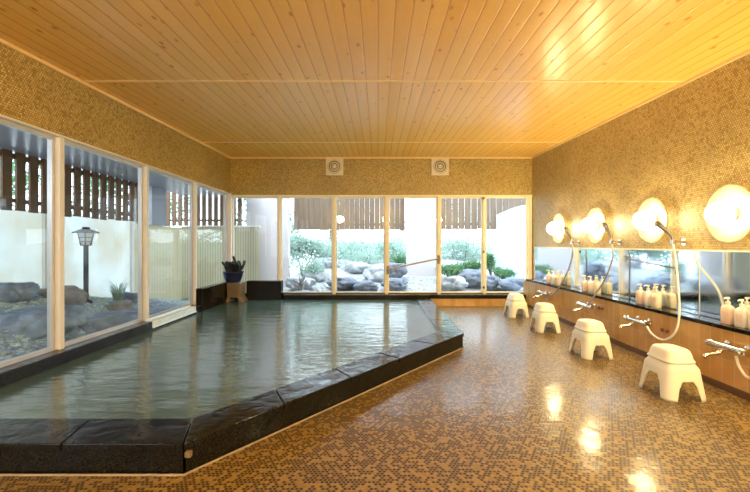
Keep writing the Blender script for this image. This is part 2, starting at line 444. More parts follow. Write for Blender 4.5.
M['basin'] = plain('dark_basin_stone', (.06,.055,.035), .5, var=.4, scale=5)
M['grout'] = plain('pale_grout', (.42,.34,.24), .6, var=.25, scale=30)
M['steel'] = plain('brushed_brown_rail', (.42,.33,.22), .3, metal=.3, var=.05)
M['black'] = plain('black_fitting', (.02,.02,.02), .4, var=.1)

def mirror():
    m, nt, out = newmat('mirror_silver'); L = nt.links
    b = principled(nt, out, (.80,.86,.92), .02, 1)
    tc = N(nt,'ShaderNodeTexCoord'); nz = N(nt,'ShaderNodeTexNoise'); nz.inputs['Scale'].default_value=2.5; nz.inputs['Detail'].default_value=6
    L.new(tc.outputs['Object'], nz.inputs['Vector'])
    mr = N(nt,'ShaderNodeMapRange'); L.new(nz.outputs[0], mr.inputs[0]); mr.inputs[1].default_value=.4; mr.inputs[2].default_value=.75; mr.inputs[3].default_value=.02; mr.inputs[4].default_value=.14
    L.new(mr.outputs[0], b.inputs['Roughness'])
    return m
M['mirror'] = mirror()
def emit(name, color, s):
    m, nt, out = newmat(name)
    e = N(nt,'ShaderNodeEmission'); e.inputs[0].default_value=(*color,1); e.inputs[1].default_value=s
    nt.links.new(e.outputs[0], out.inputs[0]); return m
LAMP = 74
M['globe'] = emit('lit_globe', (1,.82,.43), LAMP)
M['opal'] = emit('fill_opal_globe', (1,.84,.54), 115)  # emission of the added fill lamps

# ------------------------------------------------------------------ room shell
XL, XR, YB, YF = -2.5, 2.6, 6.75, -1.6
ZT = 1.887                       # top of the left windows
ZTB = 1.857                      # top of the back windows
def zc(y): return 2.31 + .0277*y
def struct(o): o['kind'] = 'structure'; return o

struct(MB().prism([(XL-.12,YF-.12),(XR+.12,YF-.12),(XR+.12,YB+.12),(.86,YB+.12),(.86,4.0),(-.869,1.783),(XL-.12,1.783)], -.12, 0).build('floor', M['floor']))
c = MB()
y0,y1 = YF-.12, YB+.14
c.extrude_poly([(XL-.14,y0,zc(y0)),(XL-.14,y1,zc(y1)),(XL-.14,y1,2.75),(XL-.14,y0,2.75)], (XR-XL+.28,0,0))
struct(c.build('ceiling', M['ceiling']))
# walls
def wall_yz(x0,x1,ya,yb,zlo,name,mat):
    m = MB(); m.extrude_poly([(x0,ya,zlo),(x0,yb,zlo),(x0,yb,zc(yb)),(x0,ya,zc(ya))], (x1-x0,0,0))
    return struct(m.build(name, mat))
wall_yz(XL-.12, XL, YF, YB+.12, ZT, 'wall_left', M['wall_left'])
wall_yz(XR, XR+.12, YF, YB+.12, -.12, 'wall_right', M['wall_right'])
struct(MB().box(XL,XR,YB,YB+.12,ZTB,zc(YB)).build('wall_back', M['wall_back']))
struct(MB().box(XL-.12,XR+.12,YF-.12,YF,-.12,zc(YF)).build('wall_front', M['wall_back']))
# lower strips under the windows (outside face of the bath)
struct(MB().box(XL-.12,XL,YF,YB+.12,-.5,.2).build('wall_left_lower', M['granite']))
struct(MB().box(XL,XR,YB,YB+.12,-.5,.2).build('wall_back_lower', M['granite']))

# ceiling trims
k = 1
def trim(mb, mat, **kw):
    global k
    o = struct(mb.build('trim_%d' % k, mat, **kw)); k += 1; return o
for yy in (3.37, 5.64):
    trim(MB().box(XL,XR,yy-.012,yy+.012,zc(yy)-.006,zc(yy)+.004), M['trimwood'])
trim(MB().box(XL,XR,YB-.025,YB,zc(YB)-.028,zc(YB)-.003), M['trimwood'])
for xa in (XL, XR-.02):
    t = MB(); t.extrude_poly([(xa,YF,zc(YF)-.024),(xa,YB,zc(YB)-.024),(xa,YB,zc(YB)),(xa,YF,zc(YF))],(.02,0,0)); trim(t, M['trimwood'])
# corner bead and head trims
trim(MB().box(XL-.1,XL+.012,YF,YB,ZT-.016,ZT), M['alu_pale'])
trim(MB().box(XL+.03,XR,YB-.014,YB+.1,ZTB-.03,ZTB), M['post_back'])

# ------------------------------------------------------------------ windows
wn = 1
def window_x(ya, yb, zlo, zhi, sash):
    """window in the left wall"""
    global wn
    f = MB(); x0, x1 = XL-.07, XL-.03; w = .028
    f.box(x0,x1,ya,ya+w,zlo,zhi).box(x0,x1,yb-w,yb,zlo,zhi).box(x0,x1,ya+w,yb-w,zlo,zlo+w).box(x0,x1,ya+w,yb-w,zhi-w,zhi)
    o = struct(f.build('window_%d' % wn, sash)); wn += 1
    g = MB().box(-.003,.003,ya+w,yb-w,zlo+w,zhi-w); g.v = [(v[0]+XL-.05,v[1],v[2]) for v in g.v]
    g.build('window_pane', M['glass'], o)
    return o
def window_y(xa, xb, zlo, zhi, sash):
    global wn
    f = MB(); y0, y1 = YB+.03, YB+.07; w = .02
    f.box(xa,xa+w,y0,y1,zlo,zhi).box(xb-w,xb,y0,y1,zlo,zhi).box(xa+w,xb-w,y0,y1,zlo,zlo+w).box(xa+w,xb-w,y0,y1,zhi-w,zhi)
    o = struct(f.build('window_%d' % wn, sash)); wn += 1
    MB().box(xa+w,xb-w,YB+.047,YB+.053,zlo+w,zhi-w).build('window_pane', M['glass'], o)
    return o
ys = [-.42, .77, 1.96, 3.16, 4.335, 5.50]
ends = ys[1:] + [6.72]
for a,b in zip(ys,ends):
    window_x(a+.026, b-.026, .2, ZT-.016, M['alu'])
window_x(YF, -.446, .2, ZT-.016, M['alu'])
for y in ys:
    trim(MB().box(XL-.07,XL+.006,y-.024,y+.024,.2,ZT-.016), M['post'], bevel=.004)
trim(MB().box(XL-.1,XL+.03,YB-.03,YB+.1,.2,ZT-.0), M['post'], bevel=.004)
xs = [-1.67,-.743,.143,1.03,1.797,2.565]
pw = [.018,.026,.026,.024,.022,.03]
prev = XL+.03
wins = []
for x,w in zip(xs,pw):
    wins.append(window_y(prev, x-w, .2, ZTB-.03, M['alu_pale'] if x < .9 else M['post_back']))
    trim(MB().box(x-w,x+w,YB-.015,YB+.08,.19,ZTB-.03), M['post_back'], bevel=.004)
    prev = x+w
# black stays on the sliding doors
fit = MB()
for z in (.30,.90,1.80):
    fit.box(1.768,1.79,YB-.03,YB-.016,z-.02,z+.02)
tag(fit.build('door_stay', M['black'], wins[5]), 'black stays on the sliding window edge')

# ------------------------------------------------------------------ bath
WL = .11
rim = .139
tub = empty('bath_tub', (-.8,3.5,-.45), 'large sunken black stone bath with angled granite rim by the windows', 'bath')
bs = MB()
inner = [(XL+.002,2.04),(-.948,2.04),(.63,4.10),(.63,YB-.14),(XL+.002,YB-.14)]
bs.prism(inner, -.5, -.45)
bs.build('basin_floor', M['basin'], tub)
A0=(-.869,1.783); B0=(.86,4.0)
# risers (under the slabs)
def strip(outer, inn, z0, z1): 
    return MB().prism([outer[0],outer[1],inn[1],inn[0]], z0, z1)
strip([(XL,1.795),(-.875,1.795)],[(XL,2.03),(-.955,2.03)],-.5,.104).build('basin_wall', M['granite'], tub)
strip([(-.865,1.80),(.848,4.0)],[(-.955,2.03),(.64,4.10)],-.5,.104).build('basin_wall', M['granite'], tub)
strip([(.848,4.0),(.848,YB-.15)],[(.64,4.10),(.64,YB-.15)],-.5,.104).build('basin_wall', M['granite'], tub)
def slabs(o0,o1,i0,i1,n,seed):
    o0,o1,i0,i1 = map(Vector,(o0,o1,i0,i1)); rnd = random.Random(seed)
    for j in range(n):
        a,b = j/n+ .0012, (j+1)/n-.0012
        m = MB().prism([o0.lerp(o1,a),o0.lerp(o1,b),i0.lerp(i1,b),i0.lerp(i1,a)], .104, rim+rnd.uniform(-.001,.001))
        m.build('rim_slab', M['granite'], tub, bevel=.005)
slabs((XL,1.783),(-.869,1.783),(XL,2.045),(-.948,2.045),3,1)
slabs((-.869,1.783),(.86,4.0),(-.948,2.045),(.63,4.11),5,2)
slabs((.86,4.0),(.86,YB-.15),(.63,4.11),(.63,YB-.15),4,3)
d = Vector((.615,.789,0)); nrm = Vector((.789,-.615,0))
g = MB().prism([(-.869,1.783),(.86,4.0),(.86+.010,3.995),(-.862,1.777)],0,.005)
g.prism([(XL,1.776),(-.864,1.776),(-.869,1.783),(XL,1.783)],0,.006)
g.build('base_grout', M['grout'], tub)
# overflow notch of pale stone at the near corner
MB().box(-.866,-.838,1.786,1.812,.072,.10).build('overflow_stone', M['spout'], tub, bevel=.006)
w = MB().prism([(XL+.0,2.03),(-.96,2.03),(.64,4.12),(.64,YB-.1),(XL,YB-.1)], WL-.004, WL)
tag(w.build('bath_water', M['water']), 'dark green rippling hot spring water filling the stone bath', 'water', kind='stuff')

# ledges under the windows
o = MB().box(XL,XL+.085,2.045,5.47,.06,.2).build('window_ledge', M['granite'], bevel=.006)
tag(o, 'long low black granite ledge under the left windows', 'ledge')
o = MB().box(-1.57,2.44,YB-.15,YB,.125,.19).build('window_ledge', M['granite'], bevel=.006)
tag(o, 'long low black granite ledge under the back windows', 'ledge')
o = MB().box(.86,2.44,YB-.138,YB,0,.125).build('ledge_riser', M['tile'])
tag(o, 'tan tiled riser under the back window ledge', 'tile riser')
o = MB().box(-1.57,.86,YB-.138,YB,-.5,.125).build('bath_back_wall', M['granite']); struct(o)
o = MB(); o.extrude_poly([(XL+.088,4.28,.135),(XL+.10,4.28,.13),(XL+.005,4.28,.222),(XL+.005,4.28,.202),(XL+.088,4.28,.202)],(0,1.02,0))  # plate stands in for the bright reflection on the wet granite ledge
tag(o.build('ledge_sheen_plate', M['sheen_plate'], bevel=.003), 'sloping plate coloured as the pale reflection on the wet left window ledge', 'ledge sheen')
# corner blocks
o = MB().box(XL+.0,XL+.1,5.48,YB,.06,.42).build('stone_block', M['granite'], bevel=.006); tag(o,'tall black granite block along the left window corner','stone block')
o = MB().box(-2.175,-1.60,YB-.15,YB,.06,.42).build('stone_block', M['granite'], bevel=.006); tag(o,'tall black granite block along the back wall beside the spout','stone block')
# spout: inverted-U stone box
sp = empty('water_spout', (-2.255,6.45,.06), 'tan stone water spout in the far left bath corner', 'water spout')
m = MB(); m.extrude_poly([(-2.43,6.32,.07),(-2.385,6.32,.19),(-2.395,6.32,.415),(-2.18,6.32,.415),(-2.19,6.32,.19),(-2.12,6.32,.07),(-2.19,6.32,.07),(-2.225,6.32,.18),(-2.345,6.32,.18),(-2.375,6.32,.07)],(0,.28,0))
m.build('spout_body', M['spout'], sp, bevel=.01)
MB().box(-2.34,-2.23,6.34,6.52,.160,.18).build('spout_lip', M['granite'], sp)
# pot with charred wood on top
pot = empty('planter_pot', (-2.33,6.44,.417), 'dark blue planter pot on top of the stone spout', 'pot')
m = MB(); m.lathe([(.0,0),(.105,0),(.13,.05),(.155,.15),(.165,.155),(.165,.17),(.145,.17),(.13,.11),(.0,.11)], (-2.33,6.44,.417), k=28)
m.build('pot_bowl', M['pot'], pot, smooth=True, angle=50)
MB().lathe([(0,.111),(.135,.111),(.14,.14),(0,.16)], (-2.33,6.44,.417), k=24).build('potting_soil', M['charcoal'], pot)
rnd = random.Random(5)
m = MB()
for i in range(34):
    a = rnd.uniform(0,2*PI); r = rnd.uniform(0,.12); L_ = rnd.uniform(.12,.22)
    if i == 0: a,r,L_ = 0,.01,.30
    b0 = Vector((-2.33+r*math.cos(a),6.44+r*math.sin(a),.55))
    lean = Vector((math.cos(a),math.sin(a),0))*L_*rnd.uniform(.0,.8) if i else Vector((-.01,0,0))
    p1 = b0+lean*.5+Vector((rnd.uniform(-.04,.04),0,L_*.5)); p2 = b0+lean+Vector((0,0,L_*.95))
    m.tube(smooth_path([b0,p1,p2],4), [rnd.uniform(.018,.03)]*4+[.021]*4+[.015], k=7)
tag(m.build('charred_driftwood', M['charcoal'], smooth=True, angle=50), 'bundle of black charred driftwood standing in the blue pot', 'driftwood')

# ------------------------------------------------------------------ washing wall on the right
o = MB().box(2.45,XR,YF,YB-.0,0,.425).build('wall_tiled_base', M['tile']); struct(o)
o = MB().box(2.435,XR,YF,YB-.16,.427,.457).build('washing_shelf', M['granite'], bevel=.004); tag(o, 'long narrow black stone shelf under the mirrors', 'shelf')
o = MB().box(2.435,2.45,YF,YB-.16,0,.045).build('baseboard_right', M['brown_base']); struct(o)
medge = [YF, 0.01, 1.08, 2.15, 3.22, 4.29, 5.36, 6.62]
mlab = {2.15:'wall mirror nearest the camera in the row, behind the rightmost bottles', 3.22:'wall mirror in the row beside the nearest stool, with the cream hose before it',
        4.29:'wall mirror in the row, third from the near end of the photo', 5.36:'wall mirror farthest along the right wall by the back windows'}
seq = ['wall mirror behind the rightmost group of pump bottles', 'wall mirror crossed by the pale cream shower hose',
       'wall mirror under the third lamp from the right, second from the back wall', 'wall mirror at the far end beside the back windows']
labs = {2.15: seq[0], 3.22: seq[1], 4.29: seq[2], 5.36: seq[3]}
for a,b in zip(medge[:-1], medge[1:]):
    if a < 1.0: continue
    mi = empty('wall_mirror', (XR,(a+b)/2,.46), labs.get(a, 'wall mirror at the near end of the washing wall, out of the photo'), 'mirror', 'mirrors along the washing wall')
    MB().box(XR-.012,XR,a+.004,b-.004,.458,.975).build('mirror_glass', M['mirror'], mi, bevel=.003)
    m = MB().box(XR-.014,XR,b-.003,b+.003,.458,.975); m.build('joint_strip', M['alu_pale'], mi)
    MB().box(XR-.018,XR,a,b,.972,.984).build('top_strip', M['alu_pale'], mi)

# lamps
lampY = [5.65,4.69,3.73,2.90]
lamplab = ['lit round wall lamp farthest away, over the far mirror', 'lit round wall lamp second from the back wall', 'lit round wall lamp above the cream shower hose', 'largest lit round wall lamp, at the right edge of the photo']
lamproot = None
def make_lamp():
    r = empty('wall_lamp', (XR,0,1.25), lamplab[0], 'wall lamp', 'round lamps along the washing wall')
    o = Vector((XR,0,1.25))
    m = MB(); m.lathe([(0,0),(.10,0),(.15,.012),(.20,.035),(.212,.055),(.205,.058),(.15,.03),(.10,.02),(0,.018)], o, axis='-X', k=48)
    m.build('glass_saucer', M['saucer'], r, smooth=True, angle=60)
    lh = MB().lathe([(0,.018),(.05,.018),(.05,.05),(.035,.055),(0,.055)], o, axis='-X', k=24).build('lamp_holder', M['chrome'], r, smooth=True, angle=40)
    m = MB(); rad = .088; cxn = .12
    prof = [(rad*math.sin(PI*i/16)+1e-7*(i in (0,16)), cxn - rad*math.cos(PI*i/16)) for i in range(17)]
    m.lathe(prof, o, axis='-X', k=32).build('lamp_globe', M['globe'], lh, smooth=True)
    return r
proto = make_lamp()
for i,y in enumerate(lampY + [1.94,.98,0.02]):  # last three continue the row unseen, added for more light
    r = proto if i == 0 else copy_tree(proto)
    r.location = (XR, y, 1.25)
    r['label'] = lamplab[i] if i < 4 else 'lit round wall lamp added out of view to brighten the room'

# opal fill lamps added on the unseen wall behind the camera
for i,x in enumerate((-1.42,.30,2.28)):
    lab = 'opal globe fill lamp added on the unseen wall behind the camera, %s one' % ('left','middle','right')[i]
    r = empty('fill_globe_lamp', (x,YF,1.95), lab, 'wall lamp', 'added fill lamps behind the camera')
    MB().lathe([(0,0),(.09,0),(.09,.02),(.05,.03),(.05,.07),(0,.07)],(x,YF,1.95),axis='Y',k=28).build('lamp_mount', M['chrome'], r, smooth=True, angle=40)
    prof=[(.14*math.sin(PI*q/16)+1e-7*(q in (0,16)), .19-.14*math.cos(PI*q/16)) for q in range(17)]
    MB().lathe(prof,(x,YF,1.95),axis='Y',k=32).build('fill_globe', M['opal'], r, smooth=True)

# pump bottles
def make_bottle(bodymat, name_label):
    r = empty('pump_bottle', (0,0,0), name_label, 'bottle')
    m = MB(); n = 28; vs=[]; prof=[(.0,.0,0),(.036,.029,0),(.039,.031,.006),(.039,.031,.10),(.036,.028,.118),(.024,.02,.130),(.014,.014,.136),(.013,.013,.146),(0,0,.146)]
    ring=[]
    for (a,b,z) in prof:
        for j in range(n):
            w=2*PI*j/n; cs,sn=math.cos(w),math.sin(w)
            e=.6 if z<.12 else .9
            vs.append(((b*abs(cs)**e)*(1 if cs>=0 else -1),(a*abs(sn)**e)*(1 if sn>=0 else -1),z))
    fs=[(i*n+j,i*n+(j+1)%n,(i+1)*n+(j+1)%n,(i+1)*n+j) for i in range(len(prof)-1) for j in range(n)]
    bb = m.add(vs,fs).build('bottle_body', bodymat, r, smooth=True, angle=50)
    MB().box(-.0318,-.0308,-.022,.022,.03,.088).build('bottle_label', M['label'], bb, bevel=.0004)
    p = MB().lathe([(0,.146),(.015,.146),(.015,.158),(.006,.16),(.005,.178),(0,.178)],k=16)
    pc = p.build('pump_collar', M['pump'], r, smooth=True, angle=40)
    h = MB().lathe([(0,.176),(.011,.176),(.012,.182),(.011,.19),(0,.192)],k=16)
    h.tube([(0,0,.185),(-.024,0,.186),(-.036,0,.180)],[.006,.0055,.004],k=8)
    h.build('pump_head', M['pump'], pc, smooth=True, angle=50)
    return r
protos = [make_bottle(M['bottle_pink'],''), make_bottle(M['bottle_white'],''), make_bottle(M['bottle_cream'],'')]
names = ['pink','white','cream']
groups = [([5.90,5.74,5.58],'under the farthest lamp'),([4.88,4.74,4.60],'under the second lamp from the back'),([3.84,3.73,3.62],'beside the hanging cream hose'),([2.88,2.77,2.66],'at the right edge of the photo')]
used=[False]*3
for gys, where in groups:
    for i,y in enumerate(gys):
        r = protos[i] if not used[i] else copy_tree(protos[i]); used[i]=True
        r.location=(2.52,y,.457)
        r.rotation_euler=(0,0,random.Random(int(y*100)).uniform(-.3,.3))
        pos=['leftmost','middle','rightmost'][i]
        r['label']='%s pump bottle, %s of three %s'%(names[i],pos,where); r['group']='pump bottles on the washing shelf'

# shower mixers
def mixer(faucetY, hose_pts, head, hmat, lab, blab, hold):
    z=.325; x=2.375
    r = empty('shower_mixer', (2.45,faucetY,z), lab, 'shower mixer','shower mixers on the tiled wall')
    m=MB().tube([(x,faucetY-.10,z),(x,faucetY+.10,z)],.021,k=18)
    for dy in (-.075,.075): m.lathe([(0,0),(.03,0),(.03,.008),(.014,.012),(.014,.08)],(2.45,faucetY+dy,z),axis='-X',k=18)
    m.build('mixer_bar', M['chrome'], r, smooth=True, angle=40)
    for s,nm in ((-1,'temperature_handle'),(1,'flow_handle')):
        h=MB().lathe([(0,0),(.024,0),(.026,s*.01),(.024,s*.055),(0,s*.058)],(x,faucetY+s*.10,z),axis='Y',k=16)
        h.box(x-.035,x-.02,faucetY+s*.12,faucetY+s*.14,z-.006,z+.006)
        h.build(nm, M['chrome'], r, smooth=True, angle=35)
    MB().tube(smooth_path([(x,faucetY+.03,z-.01),(x-.03,faucetY+.035,z-.045),(x-.10,faucetY+.04,z-.06),(x-.125,faucetY+.04,z-.075)],5),.012,k=12).build('spout', M['chrome'], r, smooth=True)
    MB().tube(smooth_path(hose_pts,8),.0085,k=10).build('hose', hmat, r, smooth=True)
    if head:
        p0,p1,p2=[Vector(p) for p in head]
        h=MB(); h.tube(smooth_path([p0,p1,p2],6),[.012]*7+[.013+.002*i for i in range(6)],k=12)
        dirv=(p2-p1).normalized()
        sh_ = h.build('shower_handle', M['head_dark'] if hmat!=M['hose'] else M['hose'], r, smooth=True)
        nrm_=Vector((-.75,-.1,-.65)).normalized()
        q=nrm_.to_track_quat('Z','Y').to_matrix()
        hd=MB(); hd.lathe([(0,-.022),(.02,-.02),(.034,-.004),(.036,.004),(0,.008)],(0,0,0),k=20)
        hd.v=[tuple(q@Vector(v)+p2) for v in hd.v]
        hd.build('shower_head', M['chrome'], sh_, smooth=True, angle=40)
    if hold:
        hp=Vector(hold)
        b=MB().box(XR-.012,XR,hp.y-.022,hp.y+.022,hp.z-.028,hp.z+.028)
        b.tube([(XR-.01,hp.y,hp.z),(hp.x,hp.y,hp.z)],.011,k=10)
        b.lathe([(.0135,-.018),(.021,-.018),(.021,.018),(.0135,.018)],hp,k=16,closed=True)
        tag(b.build('shower_bracket', M['chrome'], smooth=True, angle=35), blab,'shower bracket','shower head brackets above the mirrors')
XH=2.50
def hp(pts): return [atX(a,b,x) for (a,b,x) in pts]
# far
mixer(atX(543,297,2.375).y, hp([(572,243,XH),(572.5,255,XH),(567,273,2.46),(558,289,2.41),(550,297,2.37),(546,299,2.375)]),
      hp([(571.5,245,XH),(571,238,XH),(566,229,2.40)]), M['hose'], 'shower mixer with grey hose, farthest along the tiled wall by the back windows', 'bracket above the mirror holding the farthest grey hose', atX(571.5,243,XH))
mixer(atX(585,306,2.375).y, hp([(611,243,XH),(613,256,XH),(606,277,2.46),(597,292,2.41),(589,303,2.36),(586,306,2.375)]),
      hp([(611,244,XH),(610.5,236,XH),(605,225,2.40)]), M['hose'], 'shower mixer with dark grey hose, second from the back wall', 'bracket above the mirror holding the second grey hose', atX(611,242,XH))
mixer(atX(636,321,2.375).y, hp([(673,243,XH),(676,262,XH),(678.5,290,2.43),(679,318,2.40),(674,334,2.37),(663,340,2.36),(652,334,2.36),(646,325,2.375)]),
      hp([(673,244,XH),(671,235,2.49),(658,224,2.42)]), M['hose_pale'], 'shower mixer with cream looping hose behind the nearest stool', 'bracket above the mirror holding the dark shower head', atX(673,242,XH))
mixer(atX(727,350,2.375).y, [atX(736,356,2.37),atX(740,368,2.36),atX(750,378,2.36),Vector((2.37,2.42,.28)),Vector((2.43,2.36,.45)),Vector((2.46,2.42,.75)),Vector((XH,2.50,1.02))],
      [(XH,2.50,1.0),(XH,2.50,1.05),(2.40,2.52,1.16)], M['hose_pale'], 'shower mixer at the right edge of the photo, right of the nearest stool','bracket beyond the right edge of the photo',(XH,2.50,1.04))
# valve marks
for (px,py,lab) in ((665,330.5,'pair of small red-brown valves behind the nearest stool'),(601,308,'pair of small red-brown valves beside the second mixer from the back')):
    c0=atX(px,py,2.45)
    v=MB()
    for dy in (-.028,.028): v.lathe([(0,0),(.016,0),(.016,.012),(.006,.016),(0,.016)],(2.45,c0.y+dy,c0.z),axis='-X',k=12)
    v.box(2.442,2.45,c0.y-.05,c0.y+.05,c0.z-.006,c0.z+.006)
    tag(v.build('wall_valve', M['valve'], smooth=True, angle=35), lab,'valve')

# ------------------------------------------------------------------ bath stools
def make_stool():
    r = empty('bath_stool',(0,0,0),'','stool','ivory bath stools along the washing wall')
    n=64
    def se(w, a, b, e, ox=0):
        cs,sn=math.cos(w),math.sin(w)
        return (a*abs(cs)**e*(1 if cs>=0 else -1)+ox, b*abs(sn)**e*(1 if sn>=0 else -1))
    # skirt with four arches
    m=MB(); rows=12; zt=.235; vs=[]
    for i in range(rows+1):
        for j in range(n):
            w=2*PI*(j+.5)/n
            # leg mask: the arches open at the middle of each side
            cc=max(abs(math.cos(w)),abs(math.sin(w)))
            xx,yy=se(w,1,1,.42)
            s=min(abs(xx),abs(yy))/max(abs(xx),abs(yy),1e-6)   # 0 mid side, 1 corner
            h=.155 if abs(xx)>abs(yy) else .135
            t=s/.54
            zb = h*math.sqrt(max(0,1-t**3)) if t<1 else 0
            z = zt + (zb-zt)*(i/rows)
            f = (zt-z)/zt
            a=.092+.032*f; b=.118+.034*f
            ox=-.006+.0*f
            sh=.020*(1-max(0,1-f*6))    # shoulder
            x,y=se(w,a+sh,b+sh,.42,ox)
            vs.append((x,y,z))
    fs=[(i*n+j,i*n+(j+1)%n,(i+1)*n+(j+1)%n,(i+1)*n+j) for i in range(rows) for j in range(n)]
    m.add(vs,fs)
    m.build('stool_skirt', M['stool'], r, smooth=True, solid=.007)
    # raised seat with an overhanging lip
    m=MB(); vs=[]
    prof=[(.095,.115,.236),(.104,.128,.236),(.107,.131,.241),(.104,.128,.247),(.098,.121,.252),(.091,.112,.285),(.083,.102,.308),(.072,.09,.318),(.05,.065,.322),(.03,.035,.3205),(.001,.001,.320)]
    for (a,b,z) in prof:
        for j in range(n):
            x,y=se(2*PI*(j+.5)/n,a,b,.5,-.010); vs.append((x,y,z))
    fs=[(i*n+j,i*n+(j+1)%n,(i+1)*n+(j+1)%n,(i+1)*n+j) for i in range(len(prof)-1) for j in range(n)]
    m.add(vs,fs).build('stool_seat', M['stool'], r, smooth=True)
    return r
st = make_stool()
spots=[(2.035,2.77,0,'nearest and largest ivory plastic bath stool on the wet floor'),(1.98,3.72,.04,'ivory plastic bath stool second from the camera'),
       (2.00,4.78,-.04,'ivory plastic bath stool third from the camera'),(1.98,5.72,.06,'farthest ivory plastic bath stool near the back windows')]
for i,(x,y,rz,lab) in enumerate(spots):
    o = st if i==0 else copy_tree(st)
    o.location=(x,y,0.0005); o.rotation_euler=(0,0,rz); o['label']=lab

# ------------------------------------------------------------------ vents on the back wall
def vent(px, lab):
    c0=atY(px,166.8,YB)
    r=empty('ceiling_vent',(c0.x,YB,c0.z),lab,'vent','round vents high on the back wall'); r.name='wall_vent'
    MB().box(c0.x-.146,c0.x+.146,YB-.03,YB,c0.z-.146,c0.z+.146).build('vent_plate', M['vent'], r, bevel=.008)
    MB().lathe([(.0,-.032),(.115,-.032),(.118,-.030),(.118,-.028),(0,-.028)],(c0.x,YB,c0.z),axis='Y',k=40).build('vent_recess', M['vent_dark'], r)
    for rr in (.100,.062):
        MB().lathe([(rr,-.03),(rr+.014,-.03),(rr+.008,-.046),(rr-.004,-.05)],(c0.x,YB,c0.z),axis='Y',k=40,closed=True).build('vent_ring', M['vent'], r, smooth=True, angle=40)
    MB().lathe([(0,-.058),(.02,-.057),(.036,-.045),(.036,-.03),(0,-.03)],(c0.x,YB,c0.z),axis='Y',k=28).build('vent_cap', M['vent'], r, smooth=True, angle=40)
vent(334.7,'square cream vent with round grille, left one on the back wall')
vent(440,'square cream vent with round grille, right one on the back wall')

# ------------------------------------------------------------------ handrail across the back window
hr=empty('handrail',(.60,YB-.06,.7),'slanting brown handrail fixed across the back window posts','handrail')
p0=atY(388,269,YB-.075); p1=atY(439,258.5,YB-.075)
MB().tube([p0,p1],.014,k=12).build('rail', M['steel'], hr, smooth=True, angle=50)
for p,s in ((p0,1),(p1,1)):
    m=MB().box(p.x-.022,p.x+.022,YB-.04,YB-.03,p.z-.09,p.z+.05)
    m.tube([(p.x,YB-.035,p.z),(p.x,YB-.075,p.z)],.012,k=10)
    m.lathe([(0,-.02),(.02,-.018),(.02,.018),(0,.02)],p,k=14)
    m.build('rail_bracket', M['vent_dark'], hr, smooth=True, angle=35)

# ------------------------------------------------------------------ garden
def sstep(a,b,x):
    t=max(0,min(1,(x-a)/(b-a))); return t*t*(3-2*t)
def gz(x,y):
    n=noise.noise(Vector((x*1.3,y*1.3,0)))*.06+noise.noise(Vector((x*4,y*4,3)))*.02
    # left garden
    f=sstep(-2.7,-4.0,x)
    edge=.10-.05*(y-3)
    far=.44-.17*(y-4.7)
    far=min(far,.5); edge=min(edge,.12)
    zl=edge*(1-f)+far*f
    zl=max(zl,-.18)
    # back garden
    zb=-.02+sstep(7.2,10.5,y)*.46+max(0,y-10.5)*.10
    t=sstep(-2.6,-1.7,x)
    return zl*(1-t)+zb*t+n
nx=90; ny=150
def patch(name,x0,x1,y0,y1,nx,ny,mat):
    m=MB(); vs=[]; fs=[]
    for j in range(ny+1):
        for i in range(nx+1):
            x=x0+(x1-x0)*i/nx; y=y0+(y1-y0)*j/ny
            vs.append((x,y,gz(x,y)))
    for j in range(ny):
        for i in range(nx):
            a=j*(nx+1)+i; fs.append((a,a+1,a+nx+2,a+nx+1))
    return struct(m.add(vs,fs).build(name,mat,smooth=True))
patch('ground_left',-9.0,XL-.12,-3,YB+.12,60,90,M['gravel'])
patch('ground_back',-9.0,9.0,YB+.12,17,130,80,M['gravel_back'])

def rock(name,c0,s,seed,mat,label,rot=0,amp=.42,group=None):
    bm=bmesh.new(); bmesh.ops.create_icosphere(bm,subdivisions=4,radius=1)
    o_=Vector((seed*7.3,seed*3.1,seed))
    for v in bm.verts:
        p=v.co.copy()
        d_=1+amp*noise.noise(p*1.1+o_)+amp*.8*abs(noise.noise(p*2.2+o_))-amp*.5*abs(noise.noise(p*4.5+o_))+amp*.2*noise.noise(p*9+o_)
        q=p*d_
        # flatten some facets
        q.z=min(q.z,.82+.12*noise.noise(p*2+o_))
        v.co=Vector((q.x*s[0],q.y*s[1],q.z*s[2]))
    me=bpy.data.meshes.new(name); bm.to_mesh(me); bm.free(); me.materials.append(mat)
    for p in me.polygons: p.use_smooth=True
    o=bpy.data.objects.new(name,me); COL.objects.link(o); o.location=c0; o.rotation_euler=(0,0,rot)
    return tag(o,label,'rock',group)
G='rocks in the side garden'
for (x,y,sx,sy,sz,sd,mt,lab,rt) in [
   (-3.30,3.85,.42,.50,.20,1,'rock','broad flat blue-grey rock nearest the left windows at the photo edge',.3),
   (-3.75,4.75,.36,.30,.20,2,'rock_brown','rounded brown-grey rock left of the lantern, behind the first window post',.2),
   (-3.85,4.20,.26,.30,.20,3,'rock','jagged dark rock at the far left of the photo',.9),
   (-3.05,4.65,.34,.62,.15,4,'rock','long low slate rock in front of the lantern',-.1),
   (-3.45,5.35,.24,.30,.15,5,'rock_brown','small brown rock at the foot of the lantern',.5),
   (-3.05,5.75,.30,.48,.12,6,'rock','flat slate rock under the second left window, right of the lantern',.1),
   (-3.70,6.05,.24,.26,.16,7,'rock','dark rock beside the grass clump',.7),
   (-2.95,6.7,.22,.34,.12,8,'rock','low grey rock outside the far left windows',.4)]:
    rock('garden_rock',(x,y,gz(x,y)+sz*.10),(sx*.72,sy*.72,sz*.8),sd,M[mt],lab,rt,group=G)
G='rocks in the back garden'
